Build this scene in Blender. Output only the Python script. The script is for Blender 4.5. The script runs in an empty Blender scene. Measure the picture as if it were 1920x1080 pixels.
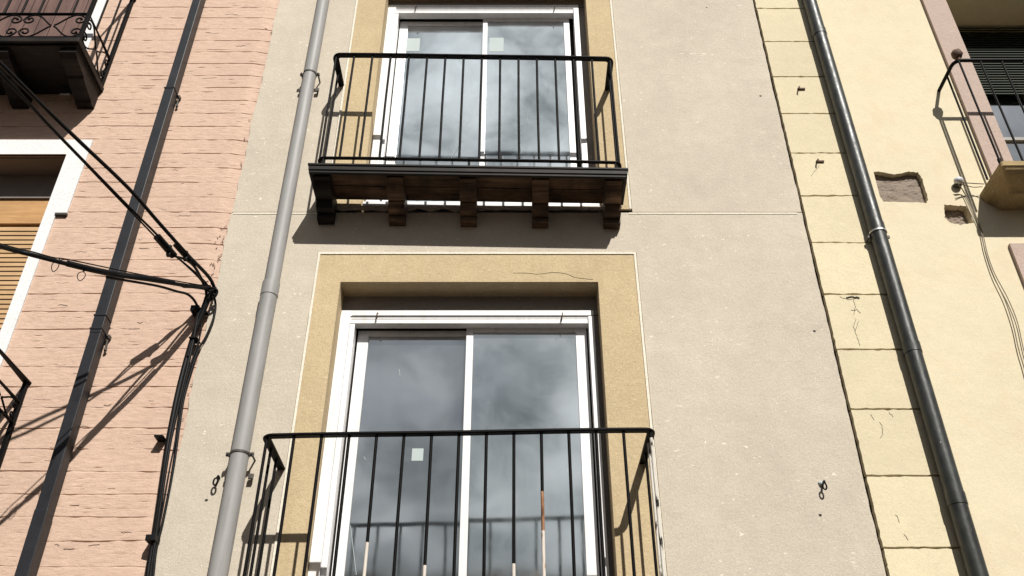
import bpy, bmesh, math, random
from mathutils import Vector, noise
random.seed(7)
C = bpy.context.scene.collection
# ------------------------------------------------------------------ camera model
F = 1750.0; TH = math.atan(F/2483.0); CZ = 1.6; DW = 4.5
cT, sT = math.cos(TH), math.sin(TH)
def P(px, py, o=0.0):
    """photo pixel -> point on the vertical plane standing o metres in front of the facade"""
    u, v = px-960.0, 540.0-py
    Y = F*cT - v*sT; Z = F*sT + v*cT; D = DW-o
    return Vector((u/Y*D, -o, CZ + Z/Y*D))
# ------------------------------------------------------------------ materials
def new_mat(name):
    m = bpy.data.materials.new(name); m.use_nodes = True
    nt = m.node_tree; b = nt.nodes['Principled BSDF']
    return m, nt, b
def N(nt, t, **kw):
    n = nt.nodes.new(t)
    for k, v in kw.items():
        if k in n.inputs: n.inputs[k].default_value = v
        else: setattr(n, k, v)
    return n
def coords(nt, sc=(1,1,1), off=(0,0,0)):
    tc = N(nt, 'ShaderNodeTexCoord'); mp = N(nt, 'ShaderNodeMapping')
    mp.inputs['Scale'].default_value = sc; mp.inputs['Location'].default_value = off
    nt.links.new(tc.outputs['Object'], mp.inputs['Vector']); return mp.outputs['Vector']
def noise_n(nt, vec, scale, detail=4, rough=.55, dist=0):
    n = N(nt, 'ShaderNodeTexNoise'); n.inputs['Scale'].default_value = scale
    n.inputs['Detail'].default_value = detail; n.inputs['Roughness'].default_value = rough
    n.inputs['Distortion'].default_value = dist
    nt.links.new(vec, n.inputs['Vector']); return n.outputs['Fac']
def ramp(nt, fac, stops):
    r = N(nt, 'ShaderNodeValToRGB'); e = r.color_ramp.elements
    while len(e) < len(stops): e.new(.5)
    for i, (p, c) in enumerate(stops):
        e[i].position = p; e[i].color = (*c, 1) if len(c) == 3 else c
    nt.links.new(fac, r.inputs['Fac']); return r.outputs['Color']
def mixc(nt, fac, a, b, mode='MIX'):
    m = N(nt, 'ShaderNodeMix', data_type='RGBA', blend_type=mode)
    def put(s, i):
        if isinstance(s, (tuple, list)): m.inputs[i].default_value = (*s, 1) if len(s) == 3 else s
        elif isinstance(s, (int, float)): m.inputs[i].default_value = s
        else: nt.links.new(s, m.inputs[i])
    put(fac, 0); put(a, 6); put(b, 7); return m.outputs[2]
def math_n(nt, op, a, b=None):
    m = N(nt, 'ShaderNodeMath', operation=op)
    for i, s in enumerate((a, b)):
        if s is None: continue
        if isinstance(s, (int, float)): m.inputs[i].default_value = s
        else: nt.links.new(s, m.inputs[i])
    return m.outputs[0]
def bump(nt, b, h, strength, dist, prev=None):
    n = N(nt, 'ShaderNodeBump'); n.inputs['Strength'].default_value = strength; n.inputs['Distance'].default_value = dist
    nt.links.new(h, n.inputs['Height'])
    if prev: nt.links.new(prev, n.inputs['Normal'])
    nt.links.new(n.outputs['Normal'], b.inputs['Normal']); return n.outputs['Normal']
def sc(c, k): return tuple(min(1, x*k) for x in c)

def simple(name, col, rough=.6, metal=0, var=.15, vs=6, bs=60, bd=.001, spec=.5):
    m, nt, b = new_mat(name); v = coords(nt)
    f = noise_n(nt, v, vs, 5)
    c = ramp(nt, f, [(.3, sc(col, 1-var)), (.7, sc(col, 1+var))])
    nt.links.new(c, b.inputs['Base Color'])
    b.inputs['Roughness'].default_value = rough; b.inputs['Metallic'].default_value = metal
    b.inputs['Specular IOR Level'].default_value = spec
    if bd: bump(nt, b, noise_n(nt, v, bs, 4), .6, bd)
    return m

def plaster(name, col, mott=.06, fleck=(.85,.8,.72), fleck_amt=.55, grain=.0035, stain=None, blotch=None, seed=0, pits=.76, gc=.86, lump=.0045, vary=False):
    m, nt, b = new_mat(name); v = coords(nt, off=(seed, 0, seed*.7))
    vh = coords(nt, (1, 1, 2.2), (seed*2, 0, seed))
    big = noise_n(nt, v, 1.3, 6, .6); mid = noise_n(nt, v, 9, 5, .65); fine = noise_n(nt, v, 95, 4, .7)
    c = ramp(nt, big, [(.3, sc(col, 1-mott)), (.7, sc(col, 1+mott))])
    c = mixc(nt, 1.0, c, ramp(nt, mid, [(.3, (1-mott,)*3), (.7, (1+mott*.4,)*3)]), 'MULTIPLY')
    c = mixc(nt, 1.0, c, ramp(nt, fine, [(.36, (gc,gc,gc)), (.62, (1.03,1.03,1.03))]), 'MULTIPLY')
    if blotch:
        k = noise_n(nt, v, 3.1, 7, .7, .6)
        c = mixc(nt, ramp(nt, k, [(.5, (0,0,0)), (.72, (.6,.6,.6))]), c, blotch)
    # pale scuffs
    s1 = noise_n(nt, vh, 26, 3, .5, .5); s2 = noise_n(nt, v, 2.3, 2)
    fm = math_n(nt, 'MULTIPLY', ramp(nt, s1, [(.665, (0,0,0)), (.70, (1,1,1))]), ramp(nt, s2, [(.42, (0,0,0)), (.56, (fleck_amt,)*3)]))
    c = mixc(nt, fm, c, fleck)
    # dark pinpricks
    s3 = noise_n(nt, vh, 75, 1, .5)
    c = mixc(nt, ramp(nt, s3, [(pits, (0,0,0)), (pits+.03, (.5,.5,.5))]), c, sc(col, .35))
    if stain:
        s = noise_n(nt, coords(nt, (5, 1, .5)), 2.2, 6, .65)
        c = mixc(nt, ramp(nt, s, [(.52, (0,0,0)), (.75, (.4,.4,.4))]), c, stain)
    if vary:
        oi = N(nt, 'ShaderNodeObjectInfo'); c = mixc(nt, 1.0, c, ramp(nt, oi.outputs['Random'], [(0, (.93,.92,.90)), (1, (1.04,1.03,1.0))]), 'MULTIPLY')
    nt.links.new(c, b.inputs['Base Color']); b.inputs['Roughness'].default_value = .92
    b.inputs['Specular IOR Level'].default_value = .15
    n1 = bump(nt, b, noise_n(nt, v, 170, 3, .7), .55, grain)
    n2 = bump(nt, b, noise_n(nt, v, 42, 5, .68), .8, lump, n1)
    bump(nt, b, noise_n(nt, v, 4, 3, .5), .5, .012, n2)
    return m

M = {}
M['cream'] = plaster('cream_render', (.600,.530,.437), .075, (.82,.77,.67), .9, .005, pits=.735, gc=.86, stain=(.52,.46,.38), lump=.003)
M['ochre'] = plaster('ochre_render', (.575,.452,.280), .07, (.72,.61,.43), .7, .005, pits=.74, gc=.86, lump=.0035, stain=(.42,.31,.17), seed=3)
M['bead'] = plaster('bead_render', (.80,.74,.62), .04, (.8,.75,.65), .4, .001, seed=5)
M['yellow'] = plaster('yellow_render', (.70,.618,.445), .03, (.74,.67,.5), .4, .0018, blotch=(.66,.52,.37), seed=9, gc=.95, lump=.0018)
M['quoin'] = plaster('quoin_render', (.70,.62,.445), .05, (.78,.70,.5), .4, .0015, seed=13, pits=.705, gc=.93, lump=.0025, vary=True)
M['rose'] = plaster('rose_render', (.50,.39,.335), .03, (.7,.55,.48), .3, .001, seed=17)
M['patch'] = plaster('bare_mortar', (.29,.235,.19), .10, (.4,.34,.28), .8, .003, seed=21)
M['stone'] = plaster('ochre_stone', (.42,.31,.165), .16, (.6,.5,.35), .6, .003, stain=(.07,.05,.03), seed=25)
M['shaded_cream_plaster'] = plaster('shaded_cream_plaster', (.30,.27,.25), .05, (.4,.36,.33), .3, .001, seed=29)  # cream plaster greyed to carry the shade under the lintel
M['white_render'] = plaster('white_render', (.80,.80,.80), .03, (.8,.8,.8), .3, .001, seed=31)
M['shade_panel'] = simple('grey_brown_shade', (.20,.175,.16), .8, 0, .05, 3, 60, 0)
M['dark_gap'] = simple('dark_joint_shade', (.03,.025,.02), .95)  # joints and cracks; also the unlit-room sheets and hole discs
def pink():
    m, nt, b = new_mat('pink_painted_brick'); col = (.60,.430,.335)
    v = coords(nt); vh = coords(nt, (1, 1, 3.2))
    c = ramp(nt, noise_n(nt, v, 1.7, 6, .6), [(.3, sc(col, .95)), (.7, sc(col, 1.05))])
    c = mixc(nt, 1.0, c, ramp(nt, noise_n(nt, vh, 14, 5, .65), [(.3, (.88,.86,.84)), (.62, (1.04,1.04,1.04))]), 'MULTIPLY')
    # grime that sits in the broken lips of paint
    g = noise_n(nt, coords(nt, (1, 1, 7.5)), 9, 5, .62, .5); g2 = noise_n(nt, v, 3.0, 3)
    fm = math_n(nt, 'MULTIPLY', ramp(nt, g, [(.655, (0,0,0)), (.675, (1,1,1)), (.69, (0,0,0))]), ramp(nt, g2, [(.36, (0,0,0)), (.52, (.9,.9,.9))]))
    c = mixc(nt, fm, c, (.30,.16,.10))
    nt.links.new(c, b.inputs['Base Color']); b.inputs['Roughness'].default_value = .75
    b.inputs['Specular IOR Level'].default_value = .25
    br = N(nt, 'ShaderNodeTexBrick'); br.inputs['Scale'].default_value = 1
    br.inputs['Brick Width'].default_value = .46; br.inputs['Row Height'].default_value = .1245
    br.inputs['Mortar Size'].default_value = .006; br.inputs['Mortar Smooth'].default_value = .6
    br.inputs['Color1'].default_value = br.inputs['Color2'].default_value = (1,1,1,1); br.inputs['Mortar'].default_value = (0,0,0,1)
    sx = N(nt, 'ShaderNodeSeparateXYZ'); cx = N(nt, 'ShaderNodeCombineXYZ'); nt.links.new(v, sx.inputs[0])
    wob = math_n(nt, 'MULTIPLY', noise_n(nt, v, 6, 3), .03)
    nt.links.new(math_n(nt, 'ADD', sx.outputs[0], wob), cx.inputs[0])
    nt.links.new(math_n(nt, 'ADD', sx.outputs[2], math_n(nt, 'MULTIPLY', wob, .3)), cx.inputs[1]); nt.links.new(cx.outputs[0], br.inputs['Vector'])
    n1 = bump(nt, b, br.outputs['Color'], .22, .002)
    n2 = bump(nt, b, noise_n(nt, coords(nt, (1, 1, 2.2)), 30, 7, .75, .5), .9, .004, n1)
    n3 = bump(nt, b, noise_n(nt, v, 130, 3, .6), .4, .002, n2)
    bump(nt, b, g, .35, .004, n3)
    return m
M['pink'] = pink()
M['alu'] = simple('white_lacquered_aluminium', (.80,.79,.79), .35, 0, .02, 3, 20, 0)
M['iron'] = simple('black_painted_iron', (.004,.0038,.004), .55, 0, .3, 30, 160, .0006, .10)
M['cable'] = simple('black_cable_rubber', (.005,.005,.0055), .5, 0, .3, 30, 80, 0, .2)
M['grey_cable'] = simple('grey_thin_cable', (.16,.13,.09), .7, 0, .2, 30, 80, 0)
def worn(name, stops, sc3=34):
    m, nt, b = new_mat(name); v = coords(nt, (1, 1, .3))
    k = noise_n(nt, v, sc3, 5, .6)
    c = ramp(nt, k, stops)
    nt.links.new(c, b.inputs['Base Color']); b.inputs['Roughness'].default_value = .7; b.inputs['Specular IOR Level'].default_value = .2
    bump(nt, b, k, .5, .002); return m
M['worn'] = worn('worn_black_paint', [(.40, (.012,.011,.011)), (.43, (.30,.26,.22)), (.47, (.62,.58,.52)), (.8, (.72,.68,.6))])
M['bared'] = worn('bared_white_undercoat', [(.36, (.30,.12,.05)), (.42, (.62,.55,.48)), (.8, (.75,.70,.64))])
M['orange_rust'] = worn('orange_rust', [(.36, (.03,.02,.015)), (.44, (.22,.10,.05)), (.58, (.36,.20,.11)), (.72, (.6,.52,.44))])
def wood(name, a, c2, axis='x', rough=.65, sc_=1, rot=1.0):
    m, nt, b = new_mat(name)
    s = (.6, 8, 8) if axis == 'x' else (8, 8, .6)
    v = coords(nt, tuple(x*sc_ for x in s))
    k = noise_n(nt, v, 3, 7, .65, .8); k2 = noise_n(nt, coords(nt), 5, 4)
    c = ramp(nt, k, [(.3, a), (.7, c2)])
    c = mixc(nt, 1.0, c, ramp(nt, k2, [(.38, (1-.65*rot,)*3), (.62, (1,1,1))]), 'MULTIPLY')
    nt.links.new(c, b.inputs['Base Color']); b.inputs['Roughness'].default_value = rough
    b.inputs['Specular IOR Level'].default_value = .25
    bump(nt, b, k, .7, .004); return m
M['old_wood'] = wood('old_dark_wood', (.030,.019,.012), (.25,.145,.085))
M['black_wood'] = wood('weathered_black_wood', (.004,.003,.0025), (.030,.020,.015), rough=.6)
M['orange_wood'] = wood('varnished_pine', (.44,.24,.10), (.58,.35,.16), rot=.2)
M['slat'] = wood('varnished_slats', (.42,.26,.13), (.56,.37,.20), rot=.2)
M['mauve_wood'] = wood('mauve_shutter_wood', (.13,.075,.065), (.20,.12,.10), axis='z', rot=.4)
M['pvc'] = simple('grey_pvc', (.305,.300,.292), .55, 0, .06, 2.5, 30, 0, .4)
def dirty(mm, tone, amt=.5):
    nt = mm.node_tree; b = nt.nodes['Principled BSDF']; src = b.inputs['Base Color'].links[0].from_socket
    k = noise_n(nt, coords(nt, (9, 9, .9)), 3, 6, .65)
    nt.links.new(mixc(nt, ramp(nt, k, [(.48, (0,0,0)), (.7, (amt,)*3)]), src, tone), b.inputs['Base Color'])
dirty(M['pvc'], (.19,.185,.175), .5); dirty(M['alu'], (.52,.48,.42), .35)
M['slate_metal'] = simple('dark_slate_metal', (.019,.020,.024), .42, .0, .25, 8, 25, .001, .35)
def pipe_paint():
    m, nt, b = new_mat('glossy_dark_green_pipe'); v = coords(nt)
    c = ramp(nt, noise_n(nt, v, 9, 5), [(.35, (.016,.018,.017)), (.7, (.035,.038,.035))])
    c = mixc(nt, ramp(nt, noise_n(nt, v, 48, 2), [(.77, (0,0,0)), (.80, (1,1,1))]), c, (.42,.40,.36))
    nt.links.new(c, b.inputs['Base Color']); b.inputs['Metallic'].default_value = .0
    nt.links.new(ramp(nt, noise_n(nt, v, 16, 5), [(.3, (.36,)*3), (.7, (.52,)*3)]), b.inputs['Roughness'])
    b.inputs['Specular IOR Level'].default_value = .55
    bump(nt, b, noise_n(nt, coords(nt, (1, 1, .35)), 22, 4, .55), .5, .005); return m
M['pipe'] = pipe_paint()
M['zinc'] = simple('zinc_clamp', (.45,.44,.42), .4, .6, .1, 20, 60, 0)
M['rust'] = simple('rusty_iron', (.10,.055,.035), .8, 0, .4, 40, 120, .001)
M['rub'] = simple('dark_clamp', (.06,.05,.042), .6, 0, .2, 20, 60, 0)
M['ceramic'] = simple('white_ceramic', (.62,.64,.68), .25, 0, .25, 30, 60, 0)
M['paper'] = simple('white_sticker', (.42,.48,.48), .7, 0, .03, 10, 60, 0)
M['green'] = simple('green_blind', (.014,.022,.010), .6, 0, .2, 12, 60, 0)
M['green_frame'] = simple('dark_window_frame', (.16,.15,.13), .5, 0, .2, 12, 60, 0)
def glass(name, dust=(.10,.115,.125), ior=1.9, seed=0, lo=.05, dark=(.010,.013,.016)):
    m, nt, b = new_mat(name); v = coords(nt, off=(seed, seed, 0))
    vs_ = coords(nt, (3.0, 1, .8), (seed, 0, 0))
    smear = noise_n(nt, v, 2.6, 7, .66, .8); streak = noise_n(nt, vs_, 5, 5, .6, .6)
    f = math_n(nt, 'MULTIPLY', ramp(nt, smear, [(.38, (lo*4,)*3), (.66, (1,1,1))]), ramp(nt, streak, [(.3, (.55,)*3), (.75, (1,1,1))]))
    c = mixc(nt, f, dark, dust)
    sp = noise_n(nt, coords(nt, (1, 1, .45), (seed*3, 0, 1)), 34, 1, .4, .8)
    c = mixc(nt, ramp(nt, sp, [(.80, (0,0,0)), (.82, (.55,)*3)]), c, (.45,.48,.50))
    nt.links.new(c, b.inputs['Base Color'])
    b.inputs['IOR'].default_value = ior*3.4; b.inputs['Specular IOR Level'].default_value = .5
    nt.links.new(ramp(nt, smear, [(.3, (.05,)*3), (.8, (.13,)*3)]), b.inputs['Roughness'])
    bump(nt, b, noise_n(nt, v, 2.2, 2), .2, .01); return m
M['glass_up'] = glass('dusty_sky_glass', (.32,.39,.44), 2.1, 3, .03)  # pale blue dust tone also stands in for mirrored sky
M['glass_low'] = glass('window_glass', (.17,.195,.20), 1.95, 8, .06)
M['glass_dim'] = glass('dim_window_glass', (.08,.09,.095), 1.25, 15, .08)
M['glass_blue'] = glass('blue_window_glass', (.03,.04,.05), 2.0, 12, .02)
M['asphalt'] = simple('asphalt', (.06,.058,.055), .9, 0, .2, 3, 90, .004)
M['paving'] = simple('paving_stone', (.20,.18,.16), .85, 0, .12, 4, 60, .003)
M['opp'] = plaster('grey_render', (.33,.31,.29), .05, seed=41)
M['tile'] = simple('roof_tile', (.30,.13,.08), .85, 0, .2, 5, 30, .01)
# ------------------------------------------------------------------ mesh builder
class MB:
    def __init__(s): s.v = []; s.f = []; s.sm = []
    def add(s, vs, fs, smooth=False):
        o = len(s.v); s.v += [tuple(x) for x in vs]
        s.f += [tuple(i+o for i in f) for f in fs]; s.sm += [smooth]*len(fs); return s
    def box(s, x0, x1, y0, y1, z0, z1, ch=0.0, tilt=None):
        if ch <= 0:
            vs = [(x, y, z) for z in (z0, z1) for y in (y0, y1) for x in (x0, x1)]
            fs = [(0,2,3,1), (4,5,7,6), (0,1,5,4), (2,6,7,3), (0,4,6,2), (1,3,7,5)]
        else:
            bm = bmesh.new(); r = bmesh.ops.create_cube(bm, size=1)
            for w in bm.verts:
                w.co = Vector(((x0+x1)/2+w.co.x*(x1-x0), (y0+y1)/2+w.co.y*(y1-y0), (z0+z1)/2+w.co.z*(z1-z0)))
            bmesh.ops.bevel(bm, geom=bm.edges[:], offset=ch, segments=2, affect='EDGES', profile=.6)
            bm.verts.index_update(); vs = [tuple(w.co) for w in bm.verts]; fs = [tuple(w.index for w in f.verts) for f in bm.faces]; bm.free()
        if tilt: vs = [(x, y, z+tilt(x)) for x, y, z in vs]
        return s.add(vs, fs)
    def prism(s, prof, x0, x1, tilt=None):
        """(y,z) profile extruded along x"""
        n = len(prof); vs = []
        for x in (x0, x1):
            t = tilt((x0+x1)/2) if tilt else 0
            vs += [(x, y, z+t) for y, z in prof]
        fs = [(i, (i+1) % n, n+(i+1) % n, n+i) for i in range(n)] + [tuple(range(n-1, -1, -1)), tuple(range(n, 2*n))]
        return s.add(vs, fs)
    def sweep(s, path, sec, up=Vector((0,0,1)), closed=True, smooth=False):
        """sec: list of (side, up) offsets"""
        n = len(sec); vs = []; path = [Vector(p) for p in path]
        pu = None
        for i, p in enumerate(path):
            t = (path[min(i+1, len(path)-1)] - path[max(i-1, 0)]).normalized()
            u = up if abs(t.dot(up)) < .97 else (pu if pu is not None else Vector((0,-1,0)))
            if pu is not None and smooth: u = pu
            sd = t.cross(u).normalized(); uu = sd.cross(t).normalized(); pu = uu
            vs += [p + sd*a + uu*b for a, b in sec]
        fs = []
        for i in range(len(path)-1):
            for k in range(n):
                fs.append((i*n+k, i*n+(k+1) % n, (i+1)*n+(k+1) % n, (i+1)*n+k))
        m = (len(path)-1)*n; s.add(vs, fs, smooth)
        s.add(vs[:n], [tuple(range(n-1, -1, -1))]); return s.add(vs[m:], [tuple(range(n))])
    def tube(s, path, r, n=8):
        return s.sweep(path, [(r*math.cos(2*math.pi*k/n), r*math.sin(2*math.pi*k/n)) for k in range(n)], smooth=True)
    def flat(s, path, w, h, ch=.003):
        a, b = w/2, h/2; c = min(ch, a*.8, b*.8)
        return s.sweep(path, [(-a+c,-b), (a-c,-b), (a,-b+c), (a,b-c), (a-c,b), (-a+c,b), (-a,b-c), (-a,-b+c)])
    def ball(s, c, r, sz=1, n=10, m=7, rz=0):
        vs = []; fs = []
        for j in range(m+1):
            ph = math.pi*j/m
            for i in range(n):
                a = 2*math.pi*i/n; k = r*(1+rz*math.sin(3*a+j*2)*math.sin(ph))
                vs.append((c[0]+k*math.sin(ph)*math.cos(a), c[1]+k*math.sin(ph)*math.sin(a), c[2]+k*sz*math.cos(ph)))
        for j in range(m):
            for i in range(n): fs.append((j*n+i, j*n+(i+1) % n, (j+1)*n+(i+1) % n, (j+1)*n+i))
        return s.add(vs, fs, True)
    def plate(s, outer, holes=(), y0=0, y1=.02, hole_depth=None):
        """outline in (x,z), front face at y0, sides going back to y1"""
        bm = bmesh.new(); loops = []
        for lp in [outer]+list(holes):
            vv = [bm.verts.new((x, y0, z)) for x, z in lp]
            for i in range(len(vv)): bm.edges.new((vv[i], vv[(i+1) % len(vv)]))
            loops.append(vv)
        bmesh.ops.triangle_fill(bm, use_beauty=True, edges=bm.edges[:], normal=(0,-1,0))
        for k, vv in enumerate(loops):
            yb = y1 if k == 0 or hole_depth is None else hole_depth[k-1]
            bk = [bm.verts.new((w.co.x, yb, w.co.z)) for w in vv]
            for i in range(len(vv)):
                j = (i+1) % len(vv)
                bm.faces.new((vv[i], vv[j], bk[j], bk[i]))
        bmesh.ops.recalc_face_normals(bm, faces=bm.faces[:])
        bm.verts.index_update(); vs = [tuple(w.co) for w in bm.verts]; fs = [tuple(w.index for w in f.verts) for f in bm.faces]; bm.free()
        return s.add(vs, fs)
    def build(s, name, m, parent=None, label=None, kind=None):
        me = bpy.data.meshes.new(name); me.from_pydata(s.v, [], s.f); me.update()
        bm = bmesh.new(); bm.from_mesh(me); bmesh.ops.recalc_face_normals(bm, faces=bm.faces[:]) if len(bm.faces) < 20000 else None
        bm.to_mesh(me); bm.free()
        for p, k in zip(me.polygons, s.sm): p.use_smooth = k
        me.materials.append(m); o = bpy.data.objects.new(name, me); C.objects.link(o)
        if parent is not None:
            o.parent = parent
            if parent.type == 'EMPTY': o.location = -parent.location
        if label: o['label'] = label
        if kind: o['kind'] = kind
        return o
def tag(o, label, cat, group=None):
    o['label'] = label; o['category'] = cat
    if group: o['group'] = group
    return o
def thing(name, label, cat, loc, group=None):
    o = bpy.data.objects.new(name, None); C.objects.link(o); o.location = loc; o.empty_display_size = .2
    return tag(o, label, cat, group)
def smooth_path(pts, k=8):
    pts = [Vector(p) for p in pts]; out = []
    q = [pts[0]*2-pts[1]] + pts + [pts[-1]*2-pts[-2]]
    for i in range(1, len(q)-2):
        a, b, c, d = q[i-1:i+3]
        for j in range(k):
            t = j/k
            out.append(.5*((2*b)+(c-a)*t+(2*a-5*b+4*c-d)*t*t+(3*b-a-3*c+d)*t**3))
    out.append(pts[-1]); return out
def jag(x, z0, z1, step, amp, seed, up=True):
    n = int(abs(z1-z0)/step); pts = []
    for i in range(n+1):
        z = z0+(z1-z0)*i/n
        pts.append((x + amp*noise.noise(Vector((seed, z*3, 0))) + amp*.7*noise.noise(Vector((seed, z*14, 5))), z))
    return pts
Z = lambda r: r+CZ
# ================================================================== GROUND
MB().box(-300, 300, -300, 300, -.2, 0).build('ground', M['asphalt'], kind='structure')
for a, b in ((-1.6, 0), (-8, -6.6)):
    MB().box(-60, 60, a, b, .004, .13, .01).build('pavement', M['paving'], kind='structure')
# ================================================================== PINK HOUSE
pink_h = thing('pink_house', 'salmon pink house of painted brick with white window surrounds, left of the cream house', 'building', Vector((-4.2, .3, 0)))
PX0, PX1, PZ0, PZ1 = -4.7, -1.735, 1.9, 9.0
ROW = .1245
# openings in the brick: (x0, x1, z0, z1)
p_open = [(-3.95, -2.915, Z(1.50), Z(4.236)), (-4.25, -3.12, Z(4.80), Z(7.3))]
def pink_wall():
    mb = MB(); cols = [PX0 + i*.014 for i in range(int((PX1-PX0)/.014)+1)] + [PX1]
    prof = [(-.5, 0), (-.36, -1), (-.33, -2), (-.30, -1), (-.042, 0), (-.030, 1), (.016, 1), (.026, 0), (.16, -1), (.185, -3), (.21, -1), (.33, -1), (.355, -4), (.38, -1)]
    zs = []; k0 = int(PZ0/ROW); k1 = int(PZ1/ROW)
    # course heights follow the mortar joints seen in the wall
    for k in range(k0, k1+1):
        for t, g in prof: zs.append((k, t, g))
    idx = {}; vs = []; fs = []
    for a, (k, t, g) in enumerate(zs):
        for c, x in enumerate(cols):
            zc = k*ROW + ROW*.07*noise.noise(Vector((x*1.5, k*3.7, 0))) + ROW*.03*noise.noise(Vector((x*9, k*5.1, 2)))
            z = zc + t*ROW
            amt = noise.noise(Vector((x*2.6, k*7.3, 9))); amt2 = noise.noise(Vector((x*13, k*4.3, 3)))
            dep = max(.0006, .0030 + .0060*amt + .007*amt2)
            blk = .0012*noise.noise(Vector((math.floor((x+.23*(k % 2))/.46)*3.3, k*2.9, 4)))
            if g < 0:
                gg = 0 if g == -1 else max(0, .0045*noise.noise(Vector((x*4.2, k*5.1, g*9.7)))+.006*noise.noise(Vector((x*17, k*8.3, g*5.3)))-.0018)
                y = gg + blk
            else: y = g*dep + blk*(1-g)
            y += .0014*noise.noise(Vector((x*3, z*7, 1))) + .0008*noise.noise(Vector((x*14, z*38, 1))) + .0007*noise.noise(Vector((x*35, z*80, 6)))
            e = min(1, max(0, (x+1.86)/.10)); y += .014*e*e*(3-2*e)
            vs.append((x, y, z))
    nc = len(cols)
    for a in range(len(zs)-1):
        for c in range(nc-1):
            xm = (cols[c]+cols[c+1])/2; zm = vs[a*nc+c][2]
            if any(o[0] < xm < o[1] and o[2] < zm < o[3] for o in p_open): continue
            fs.append((a*nc+c, a*nc+c+1, (a+1)*nc+c+1, (a+1)*nc+c))
    mb.add(vs, fs, False)
    mb.box(-9, PX1, .30, .6, 0, 9.3); mb.box(-9, PX0, 0, .3, 0, 9.3); mb.box(PX0, PX1, 0, .3, 0, 1.88)
    for (x0, x1, z0, z1) in p_open:
        mb.box(x0, x1, -.004, .30, z1, z1+.03); mb.box(x1-.002, x1+.02, .006, .30, z0, z1)
        mb.box(x0-.02, x0+.002, .006, .30, z0, z1)
    return mb.build('wall', M['pink'], pink_h)
pink_wall()
# white surround of the lower pink window
def pol(*p): return [(a, Z(b)) for a, b in p]
sur = MB()
sur.plate(pol((-4.09, 1.5), (-4.09, 4.366), (-2.777, 4.366), (-2.777, 3.735), (-2.843, 3.735), (-2.843, 1.5), (-2.915, 1.5), (-2.915, 4.236), (-3.95, 4.236), (-3.95, 1.5)), y0=-.012, y1=.01)
wp = MB().box(-3.95, -2.92, .20, .24, Z(3.824), Z(4.24), .003)
w1 = wp.build('window', M['orange_wood'], pink_h, 'window with varnished slatted shutters')
sur.build('surround', M['white_render'], w1)
MB().box(-2.846, -2.772, -.020, .0, Z(3.718), Z(3.734), .002).build('drip_edge', M['rub'], w1)
sh = MB(); z = Z(3.805)
while z > Z(1.5):
    sh.add([(x, y, zz) for x in (-3.9, -2.985) for y, zz in ((.210, z-.0335), (.207, z-.0355), (.214, z), (.220, z+.001))],
           [(0,1,2,3), (4,7,6,5), (0,4,5,1), (1,5,6,2), (2,6,7,3), (3,7,4,0)]); z -= .0355
sh.build('louvred_shutter', M['slat'], w1)
MB().box(-3.94, -2.918, .185, .198, Z(4.028), Z(4.234), .002).box(-3.94, -2.918, .02, .184, Z(4.226), Z(4.2355), .001).build('head_shade_panel', M['shade_panel'], w1)  # added panel and soffit lining, coloured like the lintel's shadow
st = MB().box(-2.985, -2.92, .19, .23, Z(1.5), Z(3.815), .003).box(-3.95, -3.9, .19, .23, Z(1.5), Z(3.815), .003)
st.build('shutter_stile', M['orange_wood'], w1)
MB().box(-3.9, -2.985, .235, .25, Z(1.5), Z(3.82)).build('dark_backing', M['dark_gap'], w1)  # plain dark sheet closing the opening behind the slats
# upper pink window
up = MB().box(-4.25, -3.12, .08, .10, Z(4.8), Z(7.3))
w2 = up.build('window', M['dark_gap'], pink_h, 'window with mauve plank shutters')
MB().plate(pol((-3.12, 4.8), (-3.12, 7.3), (-4.25, 7.3), (-4.25, 7.37), (-3.05, 7.37), (-3.05, 4.8)), y0=-.012, y1=.01).build('surround', M['white_render'], w2)
sh = MB()
for i in range(11):
    sh.box(-4.24+i*.102, -4.24+i*.102+.096, .045, .075, Z(4.86), Z(7.28), .004)
sh.build('shutter', M['mauve_wood'], w2)

def spiral(cx, cy, r0, a0, turns, sgn, n=22):
    return [(cx + r0*(1-.78*i/n)*math.cos(a0+sgn*turns*2*math.pi*i/n), cy + r0*(1-.78*i/n)*math.sin(a0+sgn*turns*2*math.pi*i/n)) for i in range(n+1)]
def scroll_unit(mb, fn, x0, w, z0, h, r=.006):
    """a lyre of four C-scrolls; fn maps (s, z) to 3D"""
    cx = x0+w/2; cz = z0+h/2
    for sx in (-1, 1):
        for sz in (-1, 1):
            pts = []
            # sweep from the middle of the unit out to a curl by its end
            for i in range(9):
                t = i/8; pts.append((cx + sx*w*.5*(.05+.62*t), cz + sz*h*(.02+.44*math.sin(t*math.pi/2)**1.3)))
            ex, ez = cx+sx*w*.335, cz+sz*h*.46; rr = h*.20
            sp = spiral(ex+sx*.0, ez-sz*rr, rr, sz*math.pi/2, 1.15, -sx*sz)
            # widen: shift curl outwards
            sp = [(a + sx*rr*.5*min(1, k/5), b) for k, (a, b) in enumerate(sp)]
            mb.tube([fn(a, b) for a, b in pts+sp[1:]], r, 6)
            mb.ball(fn(*sp[-1]), r*1.7, 1, 6, 4)
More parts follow.
